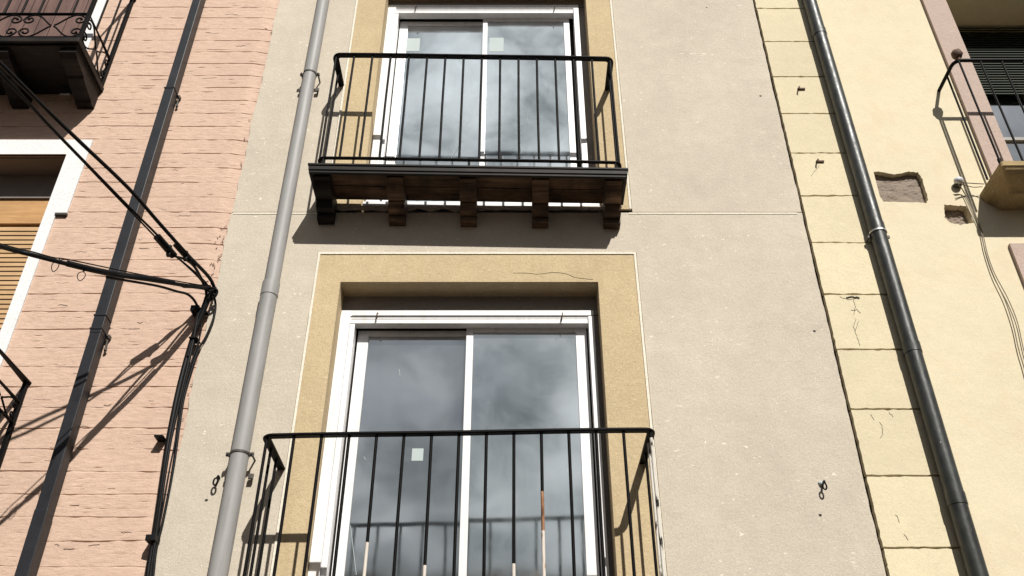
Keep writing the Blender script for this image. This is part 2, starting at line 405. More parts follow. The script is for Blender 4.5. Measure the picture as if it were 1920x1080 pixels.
def iron_balcony(house, label, X1, X0, o, zr, zs, zb0, zb1, so, has_slab=True, y=None):
    """wrought balcony: handrail zr, floor top zs, scroll band zb0..zb1"""
    sl = MB()
    sl.box(X0-.03, X1+.02, -so, 0, Z(zs-.040), Z(zs), .004); sl.box(X0-.01, X1+.005, -so+.025, 0, Z(zs-.058), Z(zs-.041), .004)
    bal = sl.build('balcony', M['black_wood'], house, label)
    hr = MB().flat([(X0, 0, Z(zr)), (X0, -o, Z(zr)), (X1, -o, Z(zr)), (X1, 0, Z(zr))], .042, .014)
    hr.build('handrail', M['iron'], bal)
    for zz in (zb0, zb1):
        MB().flat([(X0, 0, Z(zz)), (X0, -o, Z(zz)), (X1, -o, Z(zz)), (X1, 0, Z(zz))], .022, .012).build('band_rail', M['iron'], bal)
    sc_ = MB(); w = .43; x = X1-w
    while x > X0-.1:
        scroll_unit(sc_, lambda s, zz: Vector((s, -o, Z(zz))), x, w, zb0, zb1-zb0); x -= w
    sc_.build('scrollwork', M['iron'], bal)
    s2 = MB(); scroll_unit(s2, lambda s, zz: Vector((X1, s, Z(zz))), -o, o, zb0, zb1-zb0); s2.build('scrollwork', M['iron'], bal)
    lo, hi = (zb1, zr) if zb1 < zr-.3 else (zs, zb0)
    x = X1
    while x > X0:
        MB().tube([(x, -o, Z(lo)), (x, -o, Z(hi))], .008, 6).build('baluster', M['iron'], bal); x -= .115
    for yy in (0.012, .14, .28):
        if yy < o-.05: MB().tube([(X1, -yy-.01, Z(lo)), (X1, -yy-.01, Z(hi))], .008, 6).build('baluster', M['iron'], bal)
    MB().box(X1-.012, X1+.012, -o-.012, -o+.012, Z(zs), Z(zr), .002).build('corner_post', M['iron'], bal)
    MB().box(X1-.012, X1+.012, -.03, -.006, Z(zs), Z(zr), .002).build('corner_post', M['iron'], bal)
    for xc in (X1-.055, X1-.50, X1-.95, X1-1.4):
        pf = [(0, zs-.058), (-so+.045, zs-.058), (-so+.045, zs-.092), (-so+.06, zs-.098), (-so+.09, zs-.112), (-.24, zs-.135), (-.225, zs-.15), (-.12, zs-.178), (-.07, zs-.186), (-.055, zs-.200), (0, zs-.202)]
        MB().prism([(a, Z(b)) for a, b in pf], xc-.055, xc+.055).build('corbel', M['black_wood'], bal)
    return bal
iron_balcony(pink_h, 'black wrought iron balcony with scrollwork band above dark slab', -2.85, -4.45, .42, 5.815, 4.865, 4.895, 5.134, .45)
iron_balcony(pink_h, 'black wrought iron balcony rail cut by the left edge of the photo', -2.664, -4.25, .40, 2.529, 1.52, 2.28, 2.40, .43)
# ================================================================== CREAM HOUSE
cream_h = thing('cream_house', 'narrow cream rendered house with ochre window surrounds and two black balconies, in the middle', 'building', Vector((0, .3, 0)))
LX, RX = -1.752, 1.812
zj = 3.748   # storey joint
SL, SR = -1.172, .750
wall = MB()
def arch(z0, z1, zs_top):
    """render sheet round a surround that opens downwards"""
    g = .004
    l = jag(LX, Z(z1), Z(z0), .03, .012, 3); r = jag(RX, Z(z0), Z(z1), .03, .006, 8)
    outer = l + [(SL-g, Z(z0)), (SL-g, Z(zs_top+.005)), (SR+g, Z(zs_top+.005)), (SR+g, Z(z0))] + r
    wall.plate(outer, y0=0, y1=.05)
arch(zj+.0065, 7.7, 6.225)
arch(.92, zj, 3.432)
wall.plate(jag(LX, Z(.912), 0, .06, .01, 3) + jag(RX, 0, Z(.912), .06, .006, 8), y0=0, y1=.05)
wall.box(LX+.02, RX-.02, .36, .6, 0, 9.3)
wall.build('wall', M['cream'], cream_h)
MB().box(LX+.03, SL+.15, .03, .05, .02, 9.25).box(SR-.15, RX-.02, .03, .05, .02, 9.25).box(SL+.16, SR-.16, .03, .05, Z(3.3), Z(3.76)).build('joint_backing', M['dark_gap'], cream_h)
# pale bead under the storey joint
bd = MB()
bd.box(LX+.01, SL+.02, -.003, .01, Z(zj-.013), Z(zj-.0005), .001)
bd.build('storey_bead', M['bead'], cream_h)
MB().box(SR-.02, RX-.03, -.003, .01, Z(zj-.013), Z(zj-.0005), .001).build('storey_bead', M['bead'], cream_h)
def surround(z0, ztop, ox0, ox1, oz):
    s = MB(); b = .015
    s.plate([(SL+b, Z(z0)), (SL+b, Z(ztop-b)), (SR-b, Z(ztop-b)), (SR-b, Z(z0)), (ox1, Z(z0)), (ox1, Z(oz)), (ox0, Z(oz)), (ox0, Z(z0))], y0=-.003, y1=.01)
    s.box(ox0-.03, ox0, .010, .30, Z(z0), Z(oz)+.02); s.box(ox1, ox1+.03, .010, .30, Z(z0), Z(oz)+.02); s.box(ox0, ox1, .010, .30, Z(oz), Z(oz)+.03)
    o = s.build('window_surround', M['ochre'], cream_h)
    e = MB()
    def strip(pts, nseg=26):
        pass
    e.plate([(SL, Z(z0))] + [(SL+.0018*noise.noise(Vector((z0, i*.9, 1))), Z(z0+(ztop-z0)*i/30)) for i in range(1, 30)] + [(SL, Z(ztop)), (SR, Z(ztop))]
            + [(SR+.0018*noise.noise(Vector((z0, i*.9, 4))), Z(ztop-(ztop-z0)*i/30)) for i in range(1, 30)] + [(SR, Z(z0)), (SR-b+.001, Z(z0)), (SR-b+.001, Z(ztop-b+.001)), (SL+b-.001, Z(ztop-b+.001)), (SL+b-.001, Z(z0))], y0=-.008, y1=.01)
    e.build('edge_bead', M['bead'], o)
    return o
so_low = surround(.925, 3.432, -1.016, .510, 3.214)
so_up = surround(3.775, 6.225, -.950, .556, 6.00)
# hairline cracks
cr = [P(px, py, .0035) for px, py in ((962,512), (985,512), (1010,514), (1035,511), (1060,513), (1078,520), (1100,523), (1112,524))]
MB().tube(smooth_path(cr, 4), .0016, 4).build('crack', M['dark_gap'], cream_h)

def window(house, xs, zf, zl, zb, ox0, ox1, glass_m, label):
    x0, x1, sL, gL, m0, m1, gR, sR, j0, j1 = xs
    fr = MB()
    fr.box(x0+.002, j1, .115, .17, Z(zf-.040), Z(zf), .002); fr.box(x1-.03, j1-.012, .122, .18, Z(zf-.087), Z(zf-.0445), .002)
    fr.box(x0+.002, x0+.060, .105, .17, Z(zb), Z(zf-.041), .002); fr.box(x0+.0605, x1, .125, .20, Z(zb), Z(zf-.0875), .002)
    fr.box(j0, j1, .108, .20, Z(zb), Z(zf-.041), .002)
    fr.box(x0+.002, j1, .118, .24, Z(zb-.03), Z(zb), .003)
    win = fr.build('window', M['alu'], house, label)
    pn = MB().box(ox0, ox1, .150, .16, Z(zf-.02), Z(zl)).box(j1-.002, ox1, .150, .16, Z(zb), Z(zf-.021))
    pn.build('head_panel', M['shaded_cream_plaster'], win)
    # sashes
    for (a, b, ga, gb, y, zt) in ((sL, m0+.03, gL, m0+.004, .205, zf-.105), (m0, sR, m1, gR, .175, zf-.095)):
        s = MB(); zg = zt-.018
        s.box(a, ga, y, y+.03, Z(zb), Z(zt+.02), .002); s.box(gb, b, y, y+.03, Z(zb), Z(zt+.02), .002)
        s.box(ga, gb, y+.001, y+.029, Z(zg), Z(zt+.019), .001); s.box(ga, gb, y+.001, y+.029, Z(zb), Z(zb+.06), .001)
        s.build('sash', M['alu'], win)
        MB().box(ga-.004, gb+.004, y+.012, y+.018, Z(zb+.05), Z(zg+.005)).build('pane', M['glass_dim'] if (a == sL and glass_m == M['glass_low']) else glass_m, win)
    MB().box(x0+.065, j1-.02, .24, .26, Z(zb), Z(zf)).build('unlit_room_sheet', M['dark_gap'], win)  # dark sheet stands for the unlit room behind the sashes
    # clothes wire with two small hooks
    MB().tube([(x0+.07, .107, Z(zf-.043)), (ox1-.0, .107, Z(zf-.041))], .0018, 5).build('wire', M['iron'], win)
    for t in (.11, .87):
        xx = x0+.06+(j1-x0-.06)*t
        MB().tube([(xx+.004, .108, Z(zf-.030)), (xx+.003, .090, Z(zf-.034)), (xx, .088, Z(zf-.055)), (xx-.004, .098, Z(zf-.078)), (xx-.004, .116, Z(zf-.080))], .0035, 6).build('hook', M['rust'], win)
    return win
lw = window(cream_h, (-1.016, -.927, -.917, -.852, -.270, -.229, .377, .441, .451, .483), 3.090, 3.214, 1.06, -1.016, .510, M['glass_low'], 'lower white aluminium sliding window')
uw = window(cream_h, (-.950, -.868, -.862, -.800, -.222, -.188, .395, .438, .470, .508), 5.918, 6.00, 3.865, -.950, .556, M['glass_up'], 'upper white aluminium sliding window')
def sticker(px0, px1, py0, py1, yd, win, name='sticker', m=None):
    a = P(px0, py0, -yd); b = P(px1, py1, -yd)
    MB().box(a.x, b.x, yd-.001, yd, b.z, a.z).build(name, m or M['paper'], win)
sticker(773, 793, 841, 864, .2165, lw)
sticker(763, 786, 72, 96, .2165, uw)
sticker(918, 944, 71, 97, .1865, uw)
# threshold seen through the gap behind the upper balcony floor
MB().box(-.94, .55, -.004, .12, Z(3.80), Z(3.838), .002).build('threshold', M['alu'], cream_h)
MB().plate([(-1.10, Z(3.80))] + [(.62-1.72*i/60*0-(0 if i == 0 else 0), Z(3.80)) for i in range(1)] + [(.62-1.72*i/60, Z(3.768+.022*noise.noise(Vector((i*.37, 2, 1)))+.008*noise.noise(Vector((i*1.7, 2, 1))))) for i in range(61)], y0=-.006, y1=.004).build('mortar_lip', M['cream'], cream_h)
for a, b in (((846,296), (866,262)), ((972,250), (978,300)), ((984,200), (990,232)), ((757,84), (760,92))):
    MB().tube([P(a[0], a[1], -.184 if a[0] > 905 else -.214), P((a[0]+b[0])/2+1, (a[1]+b[1])/2, -.184 if a[0] > 905 else -.214), P(b[0], b[1], -.184 if a[0] > 905 else -.214)], .0016, 4).build('scratch', M['paper'], uw)
for a, b in (((748,692), (750,706)), ((657,985), (668,1078)), ((682,856), (685,862))):
    MB().tube([P(*a, -.214), P(*b, -.214)], .0018, 4).build('scratch', M['paper'], lw)
def crack(parent, pts, r=.0022, o=.002, m='dark_gap', name='crack', wob=.004):
    q = []
    for (a, b), (c, d) in zip(pts[:-1], pts[1:]):
        for k in range(4): q.append((a+(c-a)*k/4, b+(d-b)*k/4))
    q.append(pts[-1]); P3 = [P(a, b, o) + Vector((random.uniform(-wob, wob), 0, random.uniform(-wob, wob))) for a, b in q]
    MB().tube(P3, r, 5).build(name, M[m], parent)


def cream_balcony(label, X0, X1, zr, tilt, o, zfr, zbot, slab_x, so, zs, nb, worn_i=(), has_tip=True):
    t = tilt
    pts = []
    rr = .035
    def arc(cx, cy, a0, a1, n=5): return [(cx+rr*math.cos(a0+(a1-a0)*i/n), cy+rr*math.sin(a0+(a1-a0)*i/n)) for i in range(n+1)]
    def loop(zz):
        xy = [(X0, .01)] + arc(X0+rr, -o+rr, math.pi, 1.5*math.pi) + [(X0+(X1-X0)*k/8, -o-.004*math.sin(math.pi*k/8)) for k in range(1, 8)] + arc(X1-rr, -o+rr, 1.5*math.pi, 2*math.pi) + [(X1, .01)]
        return [Vector((x, y, Z(zz)+t(x)+.0015*math.sin(x*5))) for x, y in xy]
    sx0, sx1 = slab_x
    sl = MB()
    sl.box(sx0, sx1, -so, -so+.030, Z(zs-.014), Z(zs), .003, t)          # top lip
    sl.box(sx0+.006, sx1-.006, -so+.007, -so+.030, Z(zs-.046), Z(zs-.0145), .003, t)
    sl.box(sx0+.014, sx1-.014, -so+.014, -so+.034, Z(zs-.064), Z(zs-.0465), .002, t)
    for a in (sx0, sx1-.03):
        sl.box(a, a+.030, -so+.031, -.031, Z(zs-.014), Z(zs), .003, t); sl.box(a+.005, a+.025, -so+.031, -.031, Z(zs-.050), Z(zs-.0145), .002, t)
    bal = sl.build('balcony', M['black_wood'], cream_h, label)
    mid = (-so+.034-.036)/2
    for k, (ya, yb) in enumerate(((-so+.035, mid-.003), (mid+.004, -.031))):
        MB().box(sx0+.031, sx1-.031, ya, yb, Z(zs-.040), Z(zs-.018), .003, t).build('floor_plank', M['old_wood'], bal)
    zb = zs-.045
    def curve(p0, p1, bulge, n=7):
        out = []
        for i in range(n+1):
            k = i/n; y = p0[0]+(p1[0]-p0[0])*k; z_ = p0[1]+(p1[1]-p0[1])*k
            out.append((y-bulge*math.sin(math.pi*k)*.7, z_-bulge*math.sin(math.pi*k)))
        return out
    for i in range(5):
        xc = sx0+.085+(sx1-sx0-.17)*i/4 
        pf = [(.0, zb), (-so+.045, zb), (-so+.045, zb-.026), (-so+.060, zb-.034)] + curve((-so+.066, zb-.036), (-.135, zb-.088), .016) + [(-.131, zb-.094), (-.136, zb-.098)] + curve((-.132, zb-.102), (-.060, zb-.138), .016) + [(-.058, zb-.143), (-.064, zb-.146), (-.060, zb-.172), (.0, zb-.175)]
        MB().prism([(a, Z(b)) for a, b in pf], xc-.050, xc+.050, t).build('corbel', M['black_wood'] if i == 0 else M['old_wood'], bal)
    MB().flat(loop(zr), .040, .015, .004).build('handrail', M['iron'], bal)
    MB().flat(loop(zbot), .024, .012).build('bottom_rail', M['iron'], bal)
    for i in range(nb):
        x = X0+.006+(X1-X0-.012)*i/(nb-1); e = 0
        if i in (0, nb-1): e = .008
        wv = random.uniform(-.002, .002)
        p = [(x, -o-.002+e, Z(zbot)+t(x)), (x+wv, -o-.002+e, (Z(zbot)+Z(zr))/2+t(x)), (x, -o-.002+e, Z(zr)+t(x))]
        if i in worn_i:
            zc = Z(zbot)+t(x)+worn_i[i]
            p1 = [p[0], (x+wv, -o-.002+e, zc)]; p2 = [(x+wv, -o-.002+e, zc), p[2]]
            b = MB().tube(p1, .0081, 8).build('baluster', M['worn'] if i == 14 else M['bared'], bal, 'baluster with peeling paint')
            if i == 10:
                pm = (x+wv, -o-.002+e, zc+.19); MB().tube([p1[1], pm], .0080, 8).build('rusty_shaft', M['orange_rust'], bal); p2[0] = pm
            MB().tube(p2, .0078, 8).build('painted_shaft', M['iron'], bal)
        else: MB().tube(p, .0078, 8).build('baluster', M['iron'], bal)
    nside = max(2, int(round(o/.115)))
    for s_, x in ((0, X0), (1, X1)):
        for k in range(1, nside):
            y = -o*k/nside
            MB().tube([(x, y, Z(zbot)+t(x)), (x, y, Z(zr)+t(x))], .0075, 8).build('baluster', M['worn'] if (worn_i and s_ == 1 and k == nside-1) else M['iron'], bal)
    for x in (X0+.03, (X0+X1)/2, X1-.03):
        MB().tube([(x, -o, Z(zs)+t(x)-.002), (x, -o, Z(zbot)+t(x))], .007, 6).build('foot', M['iron'], bal)
    return bal
cream_balcony('upper black balcony on carved wooden corbels', -1.187, .662, 4.872, lambda x: -.021*(x+.27), .275, None, 3.935, (-1.235, .700), .322, 3.852, 16)
cream_balcony('lower black balcony with some paint worn off its bars', -1.197, .682, 2.040, lambda x: .018*(x+.27), .378, None, 1.10, (-1.245, .735), .425, 1.03, 15, {10: .44, 4: .40, 6: .29, 9: .29, 14: .9})
# ================================================================== YELLOW HOUSE
yel_h = thing('yellow_house', 'pale yellow house with rough blocks down its edge, right of the cream house', 'building', Vector((4.2, .3, 0)))
def ragged(pts, amp=.006, n=6, seed=0):
    out = []
    for i, (a, b) in enumerate(pts):
        c, d = pts[(i+1) % len(pts)]
        for k in range(n):
            t = k/n; q = Vector((seed+i*3.1, t*7, 0))
            out.append((a+(c-a)*t+amp*noise.noise(q), b+(d-b)*t+amp*noise.noise(q+Vector((0,0,9)))))
    return out
def pxpoly(*pp): return [(P(a, b).x, P(a, b).z) for a, b in pp]
h1 = ragged(pxpoly((1638,322), (1648,321), (1678,327), (1705,321), (1722,323), (1729,335), (1741,375), (1738,380), (1690,378), (1657,378), (1650,368)), .009, 7, 1)
h2 = ragged(pxpoly((1770,383), (1790,385), (1812,386), (1817,396), (1826,417), (1800,421), (1783,418), (1772,408)), .008, 6, 2)
YO = [(3.255, Z(3.86)), (3.255, Z(5.86)), (4.45, Z(5.86)), (4.45, Z(3.86))]
YO2 = [(3.20, Z(.9)), (3.20, Z(3.32)), (4.40, Z(3.32)), (4.40, Z(.9))]
yw = MB()
yw.plate([(2.215, 0), (2.215, 9.3), (8, 9.3), (8, 0)], [h1, h2, YO, YO2], y0=.002, y1=.05, hole_depth=[.06, .075, .32, .32])
yw.box(RX+.012, 8, .36, .6, 0, 9.3)
yw.build('wall', M['yellow'], yel_h)
def patch(h, d, seed, label, am=1.0):
    xs = [a for a, b in h]; zs = [b for a, b in h]; x0, x1, z0, z1 = min(xs)-.01, max(xs)+.01, min(zs)-.01, max(zs)+.01
    n = 26; vs = []; fs = []
    for j in range(n+1):
        for i in range(n+1):
            x = x0+(x1-x0)*i/n; z_ = z0+(z1-z0)*j/n
            vs.append((x, d+am*.014*noise.noise(Vector((x*14, z_*22, seed)))+am*.009*noise.noise(Vector((x*50, z_*60, seed))), z_))
    for j in range(n):
        for i in range(n): fs.append((j*n+j+i, j*n+j+i+1, (j+1)*(n+1)+i+1, (j+1)*(n+1)+i))
    MB().add(vs, fs).build('bare_patch', M['patch'], yel_h, label)
patch(h1, .038, 1, 'larger bare mortar patch beside the pipe', .5); patch(h2, .055, 5, 'smaller bare brick hole')
MB().box(1.80, 2.25, .03, .05, 0, 9.3).build('joint_backing', M['dark_gap'], yel_h)
ys = [1240, 1175, 1100, 1027, 892, 767, 655, 552, 455, 367, 287, 213, 144, 78, 16, -45, -105, -160, -215]
zq = [P(1600, y).z for y in ys]; zq = [zq[0]-.375*k for k in range(int(zq[0]/.375), 0, -1)] + zq
for a, b in zip(zq[:-1], zq[1:]):
    g = .0055; z0, z1 = a+g, b-g; X0, X1 = 1.831, 2.23
    pts = []
    def ed(p, q, amp, sd):
        return [(p[0]+(q[0]-p[0])*k/14+amp*noise.noise(Vector((sd, k*.8, a*5))), p[1]+(q[1]-p[1])*k/14+amp*noise.noise(Vector((sd+7, k*.8, a*5)))) for k in range(14)]
    pts = ed((X0, z0), (X0, z1), .005, 1)+ed((X0, z1), (X1, z1), .007, 2)+ed((X1, z1), (X1, z0), .0, 3)+ed((X1, z0), (X0, z0), .007, 4)
    MB().plate(pts, y0=-.001+.002*noise.noise(Vector((a*9, 0, 0))), y1=.035).build('quoin_block', M['quoin'], yel_h)
# rose surrounds
yw1 = MB().box(3.255, 4.45, .30, .33, Z(5.30), Z(5.36), .002).box(3.26, 3.31, .29, .33, Z(3.88), Z(5.30), .002).box(3.78, 3.84, .29, .33, Z(3.88), Z(5.30), .002).box(4.39, 4.45, .29, .33, Z(3.88), Z(5.30), .002).box(3.31, 4.39, .295, .33, Z(4.66), Z(4.69), .002).box(3.31, 4.39, .295, .33, Z(3.88), Z(3.94), .002)
yw1 = yw1.build('window', M['green_frame'], yel_h, 'dark framed window with green blind')
MB().plate([(3.082, Z(3.86)), (3.082, Z(6.03)), (4.62, Z(6.03)), (4.62, Z(3.86)), (4.45, Z(3.86)), (4.45, Z(5.86)), (3.255, Z(5.86)), (3.255, Z(3.86))], y0=-.022, y1=.01).build('surround', M['rose'], yw1)
MB().box(3.31, 3.78, .315, .32, Z(3.94), Z(5.29)).build('pane', M['glass_blue'], yw1)
MB().box(3.84, 4.39, .315, .32, Z(3.94), Z(5.29)).build('pane', M['glass_blue'], yw1)
bl = MB(); z = Z(5.84)
while z > Z(5.10):
    bl.add([(x, y, zz) for x in (3.27, 4.44) for y, zz in ((.262, z-.022), (.256, z-.024), (.268, z), (.274, z+.002))], [(0,1,2,3), (4,7,6,5), (0,4,5,1), (1,5,6,2), (2,6,7,3), (3,7,4,0)]); z -= .027
bl.build('slatted_blind', M['green'], yw1)
MB().box(3.256, 4.449, .33, .345, Z(3.87), Z(5.855)).build('unlit_room_sheet', M['dark_gap'], yw1)  # dark sheet in place of the shaded room
w = MB().box(3.20, 4.40, .30, .33, Z(.92), Z(3.31)).build('window', M['green_frame'], yel_h, 'lower window mostly outside the frame')
MB().plate([(3.023, Z(.9)), (3.023, Z(3.489)), (4.57, Z(3.489)), (4.57, Z(.9)), (4.40, Z(.9)), (4.40, Z(3.32)), (3.20, Z(3.32)), (3.20, Z(.9))], y0=-.022, y1=.01).build('surround', M['rose'], w)
# stone balcony slab
def stone_slab():
    mb = MB(); vs = []; fs = []
    lv = [(.006,0,3.902), (0,0,3.897), (0,0,3.866), (.006,.008,3.860), (.010,.016,3.846), (.026,.04,3.826), (.05,.08,3.808), (.068,.12,3.795), (.078,.14,3.782), (.08,.15,3.77)]
    for ix, iy, z_ in lv:
        r = .018; x0, x1, yf = 2.968+ix, 4.75-ix, -.306+iy
        ring_ = [(x0, .004)] + [(x0+r-r*math.cos(a), yf+r-r*math.sin(a)) for a in (0, .5, 1.05, 1.57)] + [(x1-r+r*math.sin(a), yf+r-r*math.cos(a)) for a in (0, .5, 1.05, 1.57)] + [(x1, .004)]
        vs += [(x+.003*noise.noise(Vector((x*9, y*9, z_*30))), y+.003*noise.noise(Vector((x*7, y*9, z_*30+5))), Z(z_)) for x, y in ring_]
    n = 10
    for j in range(len(lv)-1):
        for i in range(n): fs.append((j*n+i, j*n+(i+1) % n, (j+1)*n+(i+1) % n, (j+1)*n+i))
    fs += [tuple(range(n)), tuple(range((len(lv)-1)*n, len(lv)*n))]
    return mb.add(vs, fs)
yb = stone_slab().build('balcony', M['stone'], yel_h, 'moulded ochre stone balcony with thin black rail')
YX0, YX1, yo = 2.960, 4.70, .27
def yloop(zz):
    r = .05; pts = [(YX0, .01), (YX0, -yo+r)] + [(YX0+r-r*math.cos(a), -yo+r-r*math.sin(a)) for a in (.4, .8, 1.2, 1.57)] + [(YX1, -yo), (YX1, .01)]
    return [Vector((x, y, Z(zz))) for x, y in pts]
MB().tube(yloop(4.845), .0125, 8).build('handrail', M['iron'], yb)
x = YX0+.03
while x < YX1:
    MB().tube([(x, -yo, Z(3.90)), (x, -yo, Z(4.845))], .0075, 6).build('baluster', M['iron'], yb); x += .143
for y in (-.14,):
    MB().tube([(YX0, y, Z(3.90)), (YX0, y, Z(4.845))], .0075, 6).build('baluster', M['iron'], yb)
MB().tube([(YX0+.03, -yo, Z(3.90)), (YX0+.03, -yo, Z(3.95))], .012, 6).build('foot', M['iron'], yb)
fb = MB().ball((YX0+.035, -yo, Z(4.905)), .036, 1.12, 12, 9, .10); fb.tube([(YX0+.035, -yo, Z(4.845)), (YX0+.035, -yo, Z(4.875))], .013, 8)
fb.build('finial', M['rust'], yb)
# ================================================================== OPPOSITE HOUSES (low one seen mirrored; tall ones added to block sky light)
op = thing('opposite_house', 'low grey house across the street, seen only as a reflection in the lower window', 'building', Vector((0, -10, 0)))
MB().box(-3.6, 3.6, -12, -8, .01, 5.7).build('wall', M['opp'], op)
MB().box(-3.59, 3.59, -12, -7.85, 5.7, 5.80, .02).build('roof', M['opp'], op)
for x0, x1, w_, lab in ((-16, -3.63, 'unseen tall rosy house added across the street to the left, blocking sky light', -1), (3.63, 16, 'unseen tall ochre house added across the street to the right, blocking sky light', 1)):
    lab, w_ = w_, lab
    t_ = thing('opposite_house', lab, 'building', Vector(((x0+x1)/2, -10, 0)))  # unseen house, added to hold back sky fill
    MB().box(x0, x1, -12, -8, .01, 10.0).build('wall', M['rose'] if w_ < 0 else M['ochre'], t_)
    MB().box(x0, x1, -12.3, -7.8, 10.0, 10.12, .02).build('roof', M['tile'], t_)
    for i in range(4):
        for zz in (.2, 3.4, 6.6):
            f = MB().box(x0+1+i*2.9, x0+2.1+i*2.9, -7.99, -7.95, zz, zz+2.2, .01).build('window', M['alu'], t_)
            MB().box(x0+1.07+i*2.9, x0+2.03+i*2.9, -7.949, -7.94, zz+.07, zz+2.13).build('pane', M['glass_blue'], f)
for x in (-2.6, -.5, 1.6):
    f = MB().box(x, x+.9, -7.99, -7.95, 3.0, 5.0, .01).build('window', M['alu'], op)
    MB().box(x+.07, x+.83, -7.949, -7.94, 3.07, 4.93).build('pane', M['glass_blue'], f)
# ================================================================== DRAINPIPES
gp = thing('drainpipe', 'round matt grey plastic drainpipe on the left side of the cream house', 'drainpipe', Vector((-1.40, -.075, 0)))
yj = P(500, 548, .075).z
MB().tube([(-1.402, -.075, 0), (-1.402, -.075, yj+.002)], .0475, 28).build('pipe_section', M['pvc'], gp)
MB().tube([(-1.398, -.075, yj-.06), (-1.396, -.075, 9.3)], .0435, 28).build('pipe_section', M['pvc'], gp)
MB().tube([(-1.401, -.075, yj-.03), (-1.401, -.075, yj+.055), (-1.401, -.075, yj+.062)], .0505, 28).build('socket', M['pvc'], gp)
def ring(cx, cy, z_, r, w=.012, t=.003, n=28):
    mb = MB(); vs = []; fs = []
    for k in range(n):
        a = 2*math.pi*k/n
        for rr, zz in ((r, -w/2), (r+t, -w/2), (r+t, w/2), (r, w/2)): vs.append((cx+rr*math.cos(a), cy+rr*math.sin(a), z_+zz))
    for k in range(n):
        for q in range(4): fs.append((k*4+q, k*4+(q+1) % 4, ((k+1) % n)*4+(q+1) % 4, ((k+1) % n)*4+q))
    return mb.add(vs, fs, False)
def clamp(parent, cx, cy, z_, r, m, ear=.022, name='clamp', lugz=None):
    mb = ring(cx, cy, z_, r+.0005)
    for s in (-1, 1):
        mb.box(cx+s*(r+.002)-(0 if s > 0 else ear), cx+s*(r+.002)+(ear if s > 0 else 0), cy-.006, cy+.008, z_-.010, z_+.010, .002)
        mb.tube([(cx+s*(r+ear*.6), cy-.016, z_), (cx+s*(r+ear*.6), -.001, z_)], .0055, 6)
    mb.build(name, m, parent)
clamp(gp, -1.397, -.075, P(578, 140, .075).z, .0437, M['rub'])
clamp(gp, -1.402, -.075, P(445, 852, .075).z, .0477, M['rub'])
for (yy, r) in ((168, .044), (893, .048)):
    z_ = P(500, yy, .03).z; mb = MB()
    for s in (-1, 1):
        mb.box(-1.40+s*(r+.012)-.013, -1.40+s*(r+.012)+.013, -.034, -.020, z_-.014, z_+.014, .002); mb.tube([(-1.40+s*(r+.012), -.03, z_), (-1.40+s*(r+.012), .0, z_)], .006, 6)
    mb.build('lug', M['rub'], gp)
sp = thing('drainpipe', 'dark slate square metal drainpipe on the pink brick house', 'drainpipe', Vector((-2.325, -.06, 0)))
x0, x1, y0, y1 = -2.360, -2.294, -.10, -.022
za, zb_ = P(180, 622, .06).z, P(320, 172, .06).z
zc_ = P(90, 960, .06).z
for a, b, g in ((0, zc_, .0), (zc_-.03, za, .002), (za-.03, zb_, .0), (zb_-.03, 9.3, .003)):
    MB().box(x0+g, x1-g, y0+g, y1-g, a, b, .004).build('pipe_section', M['slate_metal'], sp)
for zz in (za, zb_, P(185, 597, .06).z):
    MB().box(x0-.004, x1+.004, y0-.004, y1, zz-.007, zz+.002, .001).build('collar', M['slate_metal'], sp)
for zz in (za-.01, zb_-.012):
    mb = MB()
    for s, xx in ((-1, x0-.008), (1, x1+.008)):
        mb.box(xx-.010, xx+.010, y1-.008, 0.004, zz-.012, zz+.012, .002); mb.ball((xx, y1-.012, zz), .007, 1, 8, 5)
    mb.tube([(x1+.008, y1+.004, zz-.02), (x1+.01, y1+.004, zz-.085)], .006, 6); mb.ball((x1+.012, y1+.004, zz-.085), .010, 1, 8, 5)
    mb.build('clamp', M['rub'], sp)
rp = thing('drainpipe', 'glossy black green round drainpipe on the yellow house edge', 'drainpipe', Vector((2.225, -.08, 0)))
zr1 = P(1648, 428, .08).z; zr2 = P(1715, 655, .08).z; zr3 = P(1530, 60, .08).z; zr4 = P(1790, 940, .08).z
def rpx(z_): return 2.214 + .016*(1-(z_-4)/4)
cuts = [0, zr4, zr2, zr1, zr3, 9.3]
for k, (a, b) in enumerate(zip(cuts[:-1], cuts[1:])):
    r = .0465
    MB().tube([(rpx(a), -.053, a), (rpx(b), -.053, b)], r, 32).build('pipe_section', M['pipe'], rp)
for zz in cuts[1:-1]:
    MB().tube([(rpx(zz), -.053, zz-.012), (rpx(zz), -.053, zz+.05)], .0495, 32).build('socket', M['pipe'], rp)
ring(rpx(zr1), -.053, zr1-.018, .0485, .012, .004).build('clamp', M['zinc'], rp)
mb = MB().box(rpx(zr1)+.047, rpx(zr1)+.068, -.05, -.036, zr1-.05, zr1-.03, .002).box(rpx(zr1)-.066, rpx(zr1)-.047, -.05, -.036, zr1-.05, zr1-.03, .002)
mb.tube([(rpx(zr1)+.058, -.045, zr1-.04), (rpx(zr1)+.058, .002, zr1-.04)], .005, 6); mb.tube([(rpx(zr1)-.056, -.045, zr1-.04), (rpx(zr1)-.056, .002, zr1-.04)], .005, 6)
mb.build('clamp_ear', M['rub'], rp)
# ================================================================== CABLES
A = P(400, 540, .10)
def line_t(A, d, t): return Vector((A.x+d[0]*t, A.y+d[1]*t, A.z+d[2]*t))
